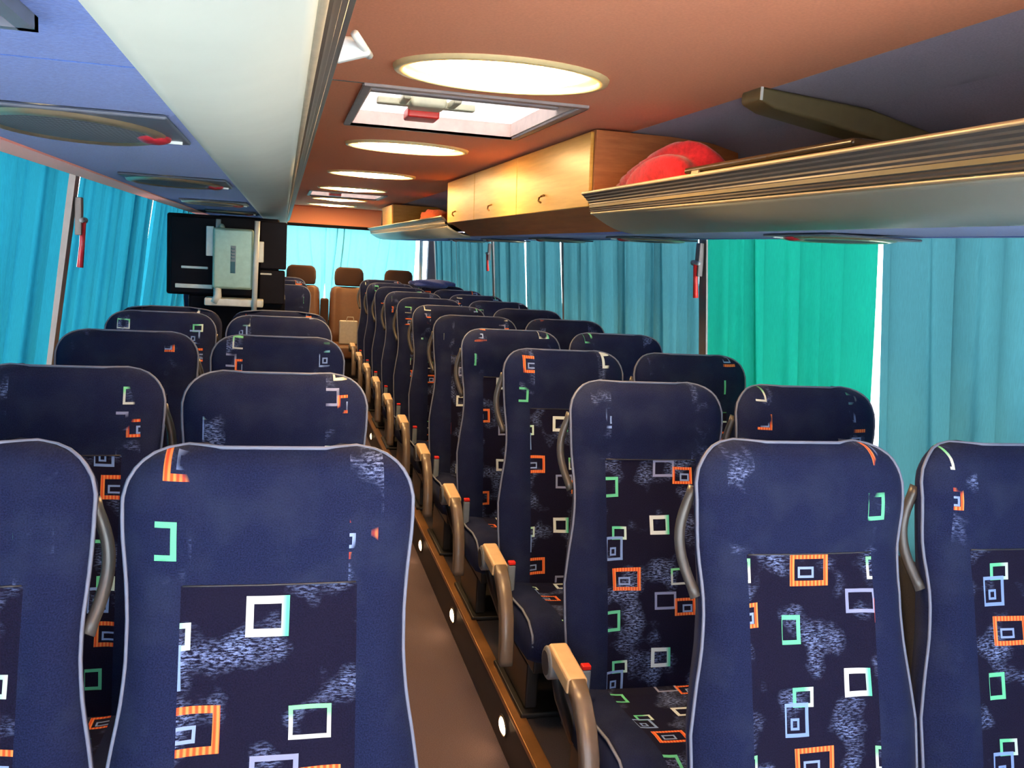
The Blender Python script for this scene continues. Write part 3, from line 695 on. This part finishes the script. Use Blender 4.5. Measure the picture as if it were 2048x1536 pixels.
def make_seat(side, handle_side=None):
    """side: -1 armrest on the -x side, +1 on the +x side, 0 none; handle_side: shoulder with the grab handle"""
    t = thing('coach_seat', '-', 'coach seat', (0, 0, 0), GRP)
    bk = seat_back_mesh().build('backrest', MT['moquette'], t, True, uv=seat_uv)
    # piping round the front edge
    path = []
    zs = [0.30+0.03*i for i in range(25)]; zs = [z for z in zs if z < 1.04] + [1.05, 1.075, 1.092, 1.104, 1.113, 1.1195, 1.124]
    for z in zs: path.append((-interp(WID, z)*0.985, seat_front(-0.985, z)-0.001, z))
    for k in range(1, 8): path.append((-.103+.206*k/8, seat_front(0, TOP)-0.002, TOP+0.0005))
    for z in reversed(zs): path.append((interp(WID, z)*0.985, seat_front(0.985, z)-0.001, z))
    MB().tube(path, 0.0034, 6).build('piping', MT['piping'], bk, True)
    # headrest seam
    MB().tube([(-.13+.26*k/10, seat_front((-.13+.26*k/10)/.216, 0.925)-0.0005, 0.925) for k in range(11)], 0.0016, 5).build('seam', MT['seat_plastic'], bk, True)
    cu = cushion_mesh().build('seat_cushion', MT['moquette'], t, True, uv=cushion_uv)
    for s in (-1, 1):
        MB().tube([(s*0.229, -0.14, 0.335), (s*0.231, -0.34, 0.345), (s*0.231, -0.46, 0.358), (s*0.231, -0.54, 0.352), (s*0.230, -0.585, 0.325), (s*0.228, -0.590, 0.29)], 0.004, 6).build('piping', MT['piping'], cu, True)
    m = MB(); m.box(-0.20, 0.20, -0.52, -0.10, 0.17, 0.215); m.box(-0.20, -0.16, -0.45, -0.12, 0.02, 0.17); m.box(0.16, 0.20, -0.45, -0.12, 0.02, 0.17); m.box(-0.22, 0.22, -0.48, -0.08, 0.0, 0.02)
    m.build('pedestal', MT['seat_steel'], t, bevel=0.006)
    if handle_side:
        s = handle_side; pts = []
        for k in range(13):
            a = k/12; z = 1.035 - 0.20*a; x = s*(0.214 + 0.024*math.sin(PI*a)); y = 0.035 - 0.05*a + 0.02*math.sin(PI*a)
            pts.append((x, y, z))
        MB().tube(pts, [0.013]+[0.0105]*11+[0.013], 8).build('grab_handle', MT['handle_plastic'], t, True)
    if side:
        s = side; X = s*0.30
        pv = (-0.26, 0.470)
        # pivot hub on a bracket
        hub = MB().tube([(X-0.030, pv[0], pv[1]-0.01), (X-0.026, pv[0], pv[1]-0.01), (X+0.026, pv[0], pv[1]-0.01), (X+0.030, pv[0], pv[1]-0.01)], [0.036, 0.041, 0.041, 0.036], 20).build('armrest_hub', MT['hub_grey'], t, True)
        MB().tube([(X+s*0.030, pv[0], pv[1]-0.01), (X+s*0.0315, pv[0], pv[1]-0.01)], 0.030, 20).build('hub_cap', MT['seat_plastic'], hub)
        MB().tube([(X+s*0.004, pv[0]+0.005, pv[1]-0.02), (X-s*0.03, pv[0]+0.05, 0.34), (X-s*0.08, pv[0]+0.06, 0.21)], 0.014, 8).build('armrest_bracket', MT['seat_steel'], t, True)
        arc = [(-0.255, 0.503), (-0.42, 0.488)]
        arc2 = [(-0.42, 0.488), (-0.47, 0.462), (-0.515, 0.420), (-0.545, 0.365), (-0.560, 0.30), (-0.566, 0.24), (-0.566, 0.225)]
        def bar(line, w, th):
            m = MB(); loops = []
            for i, p in enumerate(line):
                a = line[max(0, i-1)]; b = line[min(len(line)-1, i+1)]; d = Vector((b[0]-a[0], b[1]-a[1])).normalized(); nn = Vector((d.y, -d.x))
                if nn.y < 0 and i < 2: nn = -nn
                L = []
                for (q, r_) in ((-w, 0), (-w*0.8, 0.006), (w*0.8, 0.006), (w, 0), (w, -th), (-w, -th)):
                    L.append((X+q, p[0]-d.y*0 + (-d.y)*0 + nn.x*0 + (d.y*-1)*(-r_), p[1] + (-d.x)*r_))
                loops.append(L)
            m.rings(loops, cap0=True, cap1=True); return m
        bar(arc, 0.025, 0.034).build('armrest_pad', MT['arm_tan'], t, bevel=0.004)
        bar(arc2, 0.020, 0.030).build('armrest_tail', MT['arm_grey'], t, True)
    # belt buckle standing between cushion and armrest
    s = side if side else (-1 if handle_side is None else handle_side)
    b = box(s*0.215-0.013, s*0.215+0.013, -0.245, -0.225, 0.33, 0.425).build('belt_buckle', MT['buckle'], t, bevel=0.005)
    box(s*0.215-0.012, s*0.215+0.012, -0.246, -0.224, 0.426, 0.438).build('buckle_button', MT['red'], b, bevel=0.003)
    return t
def place(proto, used, x, y, z, label, shift=None, rot=0.0, sc=1.08):
    t = proto if not used else dup(proto, (x, y, z), label, GRP)
    t.location = (x, y, z); t['label'] = label; t.rotation_euler = (0, 0, rot)
    sh = shift or (random.uniform(0, .27), random.uniform(0, .305))
    for c in t.children: c['weave_shift'] = (sh[0], sh[1], random.uniform(0, 5)); c['weave_scale'] = sc
    return t
P_ra = make_seat(-1, -1); P_rw = make_seat(0, -1); P_la = make_seat(0, None); P_lw = make_seat(0, 1)
ORD = ['front', 'second', 'third', 'fourth', 'fifth', 'sixth', 'seventh', 'eighth', 'ninth', 'tenth', 'eleventh']
XRA, XRW, XLA, XLW = 0.985, 1.475, -0.005, -0.492
for i in range(11):
    y = 1.545 + 0.79*i
    sh = {0: (0.060, -0.045), 1: (0.13, 0.232)}.get(i); sw = {0: (0.10, 0.05)}.get(i)
    place(P_ra, i > 0, XRA, y, h(ZP), 'blue patterned seat beside the floor lights, %s row, aisle place' % ORD[i], sh, 0.0, 1.12)
    place(P_rw, i > 0, XRW, y, h(ZP), 'blue patterned seat under the wooden-locker rack, %s row, curtain place' % ORD[i], sw)
LY = [1.46, 2.33, 3.25, 4.13]
for i, y in enumerate(LY):
    sh = {0: (0.18, -0.128)}.get(i)
    place(P_la, i > 0, XLA, y, h(ZP), ('large blue seat with white, green and orange squares, front row, speaker side' if i == 0 else 'blue seat on the roof-speaker side, %s row, aisle place' % ORD[i]), sh, 0.0, 1.3 if i == 0 else 1.08)
    place(P_lw, i > 0, XLW, y+0.02, h(ZP), 'blue seat on the roof-speaker side, %s row, by the cyan curtain' % ORD[i])
for x, nm, pr in ((XLA, 'aisle place', P_lw), (XLW, 'curtain place', P_lw)):
    place(pr, True, x, 4.52, h(ZP), 'rear-facing blue seat just before the black galley unit, %s, only its top showing' % nm, None, PI)
for i, y in enumerate((7.36, 8.17, 8.96)):
    place(P_la, True, XLA, y, h(ZP), 'blue seat behind the black galley unit, %s row after it, aisle place' % ['first', 'second', 'third'][i])
    place(P_lw, True, XLW, y, h(ZP), 'blue seat behind the black galley unit, %s row after it, curtain place' % ['first', 'second', 'third'][i])

# ------------------------------------------------------------------ rear bench: five separate brown seats
def bench_seat():
    t = thing('bench_seat', '-', 'rear seat', (0, 0, 0), 'brown seats of the rear row')
    bk = MB(); loops = []
    for z, w, y in ((0.30, .20, -.16), (0.45, .205, -.14), (0.7, .205, -.08), (0.86, .200, -.045), (0.915, .185, -.035), (0.935, .15, -.02)):
        L = []
        for i in range(13):
            u = -1+2*i/12; L.append((u*w, y-0.02*math.exp(-((abs(u)-.8)/.18)**2)+0.03*abs(u)**8, z))
        for i in range(1, 12):
            u = 1-2*i/12; L.append((u*w, y+0.10, z))
        loops.append(L)
    bk.rings(loops, cap0=True, cap1=True); bk.build('backrest', MT['tan_leather'], t, True)
    box(-0.125, 0.125, -0.125, 0.0, 0.34, 0.80).build('centre_panel', MT['brown_weave'], t, bevel=0.02).rotation_euler = (-0.10, 0, 0)
    hr = MB(); loops = []
    for z, w in ((0.945, .135), (0.96, .150), (1.02, .158), (1.09, .155), (1.125, .14), (1.145, .11)):
        L = [(w*(-1+2*i/10), -0.035+0.02*abs(-1+2*i/10)**4, z) for i in range(11)] + [(w*(1-2*i/10), 0.05, z) for i in range(1, 10)]
        loops.append(L)
    hr.rings(loops, cap0=True, cap1=True); hr.build('headrest', MT['brown_weave'], t, True)
    box(-0.20, 0.20, -0.60, -0.12, 0.21, 0.345).build('seat_cushion', MT['tan_leather'], t, bevel=0.03)
    box(-0.20, 0.20, -0.56, -0.05, 0.0, 0.21).build('seat_base', MT['charcoal'], t)
    return t
bp = bench_seat()
for k, (x, z, lb) in enumerate(((0.71, 0.10, 'brown rear-row seat facing the aisle, next to the middle one, with headrest against the curtain'), (0.20, 0.10, 'brown rear-row seat just past the galley unit, headrest against the bright curtain'),
                      (1.25, 0.10, 'brown rear-row seat nearest the white corner post'), (-0.28, 0.10, 'brown rear-row seat hidden behind the galley unit'))):
    t = bp if k == 0 else dup(bp, (0, 0, 0), lb)
    t.location = (x, 10.32, h(ZP)+z-0.03); t['label'] = lb
t = thing('low_bench_seat', 'low brown middle seat of the rear row at the end of the aisle', 'rear seat', (0.455, 10.32, h(ZP)-0.03), 'brown seats of the rear row')
box(-0.045, 0.045, -0.05, 0.04, 0.30, 0.90).build('backrest', MT['brown_weave'], t, bevel=0.02)
box(-0.045, 0.045, -0.58, -0.05, 0.10, 0.30).build('seat_base', MT['charcoal'], t, bevel=0.01)
struct(box(-0.70, 1.66, 9.70, 10.88, h(ZF)+0.001, h(ZP)+0.07).build('trim_13', MT['platform']))
struct(box(RX0, RX1, 9.67, 9.71, h(ZP)+0.045, h(ZP)+0.075).build('trim_14', MT['brass_edge']))
t = thing('paper_bag', 'pale paper bag standing on the brown rear seat at the end of the aisle', 'bag', (0.70, 9.93, h(ZP)+0.417))
box(-0.10, 0.09, -0.04, 0.04, 0.0, 0.25).build('bag_body', MT['paper'], t, bevel=0.012)
MB().tube([(-0.03, -0.03, 0.245), (-0.02, -0.03, 0.29), (0.04, -0.03, 0.29), (0.05, -0.03, 0.245)], 0.004, 6).build('bag_handle', MT['paper'], t, True)
lump('jacket', MT['denim'], 'blue jacket draped over the tops of seats far back by the curtain', 'jacket', (1.36, 8.70, h(-0.312)), (0.20, 0.10, 0.045), 9, 24, 0.2)

# ------------------------------------------------------------------ black galley unit, mint box and white rack
t = thing('galley_unit', 'black galley unit standing between the seats at mid coach', 'galley unit', (0, 0, 0))
ya = 5.22
box(-0.60, -0.02, ya+0.05, ya+0.60, h(-0.31), h(0.120)).build('cabinet_body', MT['charcoal'], t, bevel=0.012)
box(-0.575, -0.33, ya, ya+0.05, h(-0.300), h(0.105)).build('front_panel', MT['black'], t, bevel=0.008)
box(-0.12, 0.015, ya, ya+0.05, h(-0.34), h(-0.155)).build('front_panel', MT['charcoal'], t, bevel=0.008)
box(-0.12, 0.020, ya+0.005, ya+0.06, h(-0.15), h(0.105)).build('front_panel', MT['charcoal'], t, bevel=0.008)
for x0, x1, z0, z1 in ((-0.52, -0.385, -0.168, -0.155), (-0.55, -0.36, -0.272, -0.250), (-0.115, -0.055, -0.182, -0.172)):
    box(x0, x1, ya-0.008, ya, h(z0), h(z1)).build('silver_strip', MT['white'], t, bevel=0.003)
box(-0.49, 0.02, ya+0.08, ya+0.55, h(ZP), h(-0.31)).build('pedestal', MT['black'], t, bevel=0.01)
t = thing('mint_box', 'pale mint metal box mounted upright before the black galley unit', 'box', (0, 0, 0))
yb = 5.10
box(-0.355, -0.150, yb, yb+0.10, h(-0.262), h(0.055)).build('box_body', MT['mint'], t, bevel=0.014, seg=3)
box(-0.390, -0.352, yb+0.03, yb+0.07, h(-0.095), h(0.060)).build('side_flange', MT['white'], t, bevel=0.004)
box(-0.125, -0.098, yb+0.03, yb+0.07, h(-0.115), h(-0.005)).build('side_flange', MT['white'], t, bevel=0.004)
MB().ellipsoid((-0.315, yb+0.05, h(0.055)), (0.018, 0.018, 0.022), 12, 8).build('cap', MT['mint'], t, True)
lb_ = box(-0.265, -0.238, yb-0.0015, yb, h(-0.178), h(-0.035)).build('nameplate', MT['label_grey'], t)
box(-0.264, -0.241, yb-0.003, yb-0.0015, h(-0.178), h(-0.118)).build('plate_block', MT['label_teal'], lb_)
m = MB()
for k in range(4):
    z = -0.105 + 0.017*k; m.box(-0.262, -0.243, yb-0.003, yb-0.0015, h(z), h(z+0.004)); m.box(-0.262, -0.258, yb-0.003, yb-0.0015, h(z), h(z+0.010))
m.build('plate_lettering', MT['label_teal'], lb_)
t = thing('tube_rack', 'white tubular stand with a bottom bar, carrying the mint box', 'stand', (0, 0, 0))
MB().tube([(-0.345, yb+0.12, h(-0.34)), (-0.335, yb+0.12, h(0.100))], 0.013, 10).build('post', MT['white'], t, True)
MB().tube([(-0.140, yb-0.02, h(-0.375)), (-0.132, yb-0.02, h(0.100))], 0.014, 10).build('post', MT['white'], t, True)
MB().tube([(-0.330, yb+0.03, h(-0.255)), (-0.325, yb+0.0, h(-0.30)), (-0.345, yb-0.0, h(-0.335))], 0.020, 10).build('elbow', MT['white'], t, True)
box(-0.392, -0.095, yb-0.01, yb+0.13, h(-0.352), h(-0.312)).build('bottom_bar', MT['white'], t, bevel=0.006)

# ------------------------------------------------------------------ aisle floor lamps on the platform riser
fl0 = None
for k, y in enumerate((1.80, 2.77, 3.71, 4.66, 5.60, 6.55, 7.50)):
    lb = ['aisle step lamp nearest the camera, beside the front-row armrest', 'glowing aisle step lamp, lowest in view beside the carpet', 'glowing aisle step lamp, second up the aisle', 'glowing aisle step lamp, third up the aisle, by the big front seat shoulder',
          'aisle step lamp hidden past the big front seat shoulder', 'small glowing aisle step lamp, lower of the far pair', 'small glowing aisle step lamp, upper of the far pair'][k]
    if fl0 is None:
        fl0 = thing('step_lamp', lb, 'step lamp', (RX1-0.006, y, h(-1.535)), 'step lamps along the platform edge')
        MB().ellipsoid((-0.002, 0, 0), (0.010, 0.042, 0.024), 16, 8).build('lamp_bulb', MT['floor_lamp'], fl0, True)
        m = MB(); m.tube([(-0.002, 0.048*math.cos(2*PI*i/20), 0.030*math.sin(2*PI*i/20)) for i in range(21)], 0.004, 6, caps=False)
        m.build('lamp_bezel', MT['riser'], fl0, True)
    else: dup(fl0, (RX1-0.006, y, h(-1.535)), lb)

# ------------------------------------------------------------------ daylight
SKY_BASE, SKY_FRONT, SKY_REAR, SKY_LEFT = 0.4, 8.0, 11.0, 0.5      # sky strength by direction, raised ahead and behind to brighten windscreen and rear window
W = bpy.data.worlds.new('sky'); S.world = W; W.use_nodes = True
nt = W.node_tree; nt.nodes.clear()
out = nt.nodes.new('ShaderNodeOutputWorld'); bg = nt.nodes.new('ShaderNodeBackground')
tc = nt.nodes.new('ShaderNodeTexCoord'); sp = nt.nodes.new('ShaderNodeSeparateXYZ'); mr = nt.nodes.new('ShaderNodeValToRGB')
nt.links.new(tc.outputs['Generated'], sp.inputs[0])
ad = nt.nodes.new('ShaderNodeMath'); ad.operation = 'MULTIPLY_ADD'; ad.inputs[1].default_value = 0.5; ad.inputs[2].default_value = 0.5
nt.links.new(sp.outputs[2], ad.inputs[0]); nt.links.new(ad.outputs[0], mr.inputs[0])
e = mr.color_ramp.elements
e[0].position = 0.45; e[0].color = (0.60, 0.56, 0.52, 1); e[1].position = 1.0; e[1].color = (0.66, 0.80, 1.0, 1)
k = mr.color_ramp.elements.new(0.52); k.color = (0.88, 0.94, 1.0, 1)
nt.links.new(mr.outputs[0], bg.inputs[0])
def wm(op, a, b):
    nd = nt.nodes.new('ShaderNodeMath'); nd.operation = op
    for q, v in zip(nd.inputs, (a, b)):
        if hasattr(v, 'is_linked'): nt.links.new(v, q)
        else: q.default_value = v
    return nd.outputs[0]
def lobe(v, pw): return wm('POWER', wm('MAXIMUM', v, 0.0), pw)
X_, Y_ = sp.outputs[0], sp.outputs[1]
st = wm('ADD', wm('MULTIPLY', lobe(wm('MULTIPLY', Y_, -1.0), 2.0), SKY_FRONT), wm('MULTIPLY', lobe(Y_, 2.0), SKY_REAR))
st = wm('ADD', wm('ADD', st, SKY_BASE), wm('MULTIPLY', lobe(wm('MULTIPLY', X_, -1.0), 1.0), SKY_LEFT))
nt.links.new(st, bg.inputs[1])
nt.links.new(bg.outputs[0], out.inputs[0])
sd = bpy.data.lights.new('sun', 'SUN'); sd.energy = 210.0; sd.angle = 0.02; sd.color = (1.0, 0.96, 0.92)
so = bpy.data.objects.new('sun', sd); COL.objects.link(so)
so.rotation_euler = Vector((0.0, 0.5, -0.87)).to_track_quat('-Z', 'Y').to_euler()     # high sun ahead of the coach: lights the ground outside the windscreen

vs = S.view_settings
S.display_settings.display_device = 'sRGB'
vs.view_transform = 'Standard'; vs.look = 'None'; vs.gamma = 1.0; vs.use_curve_mapping = False
vs.exposure = 0.6
S.cycles.max_bounces = 10; S.cycles.transparent_max_bounces = 12; S.cycles.caustics_reflective = False; S.cycles.caustics_refractive = False
S.cycles.sample_clamp_indirect = 6.0
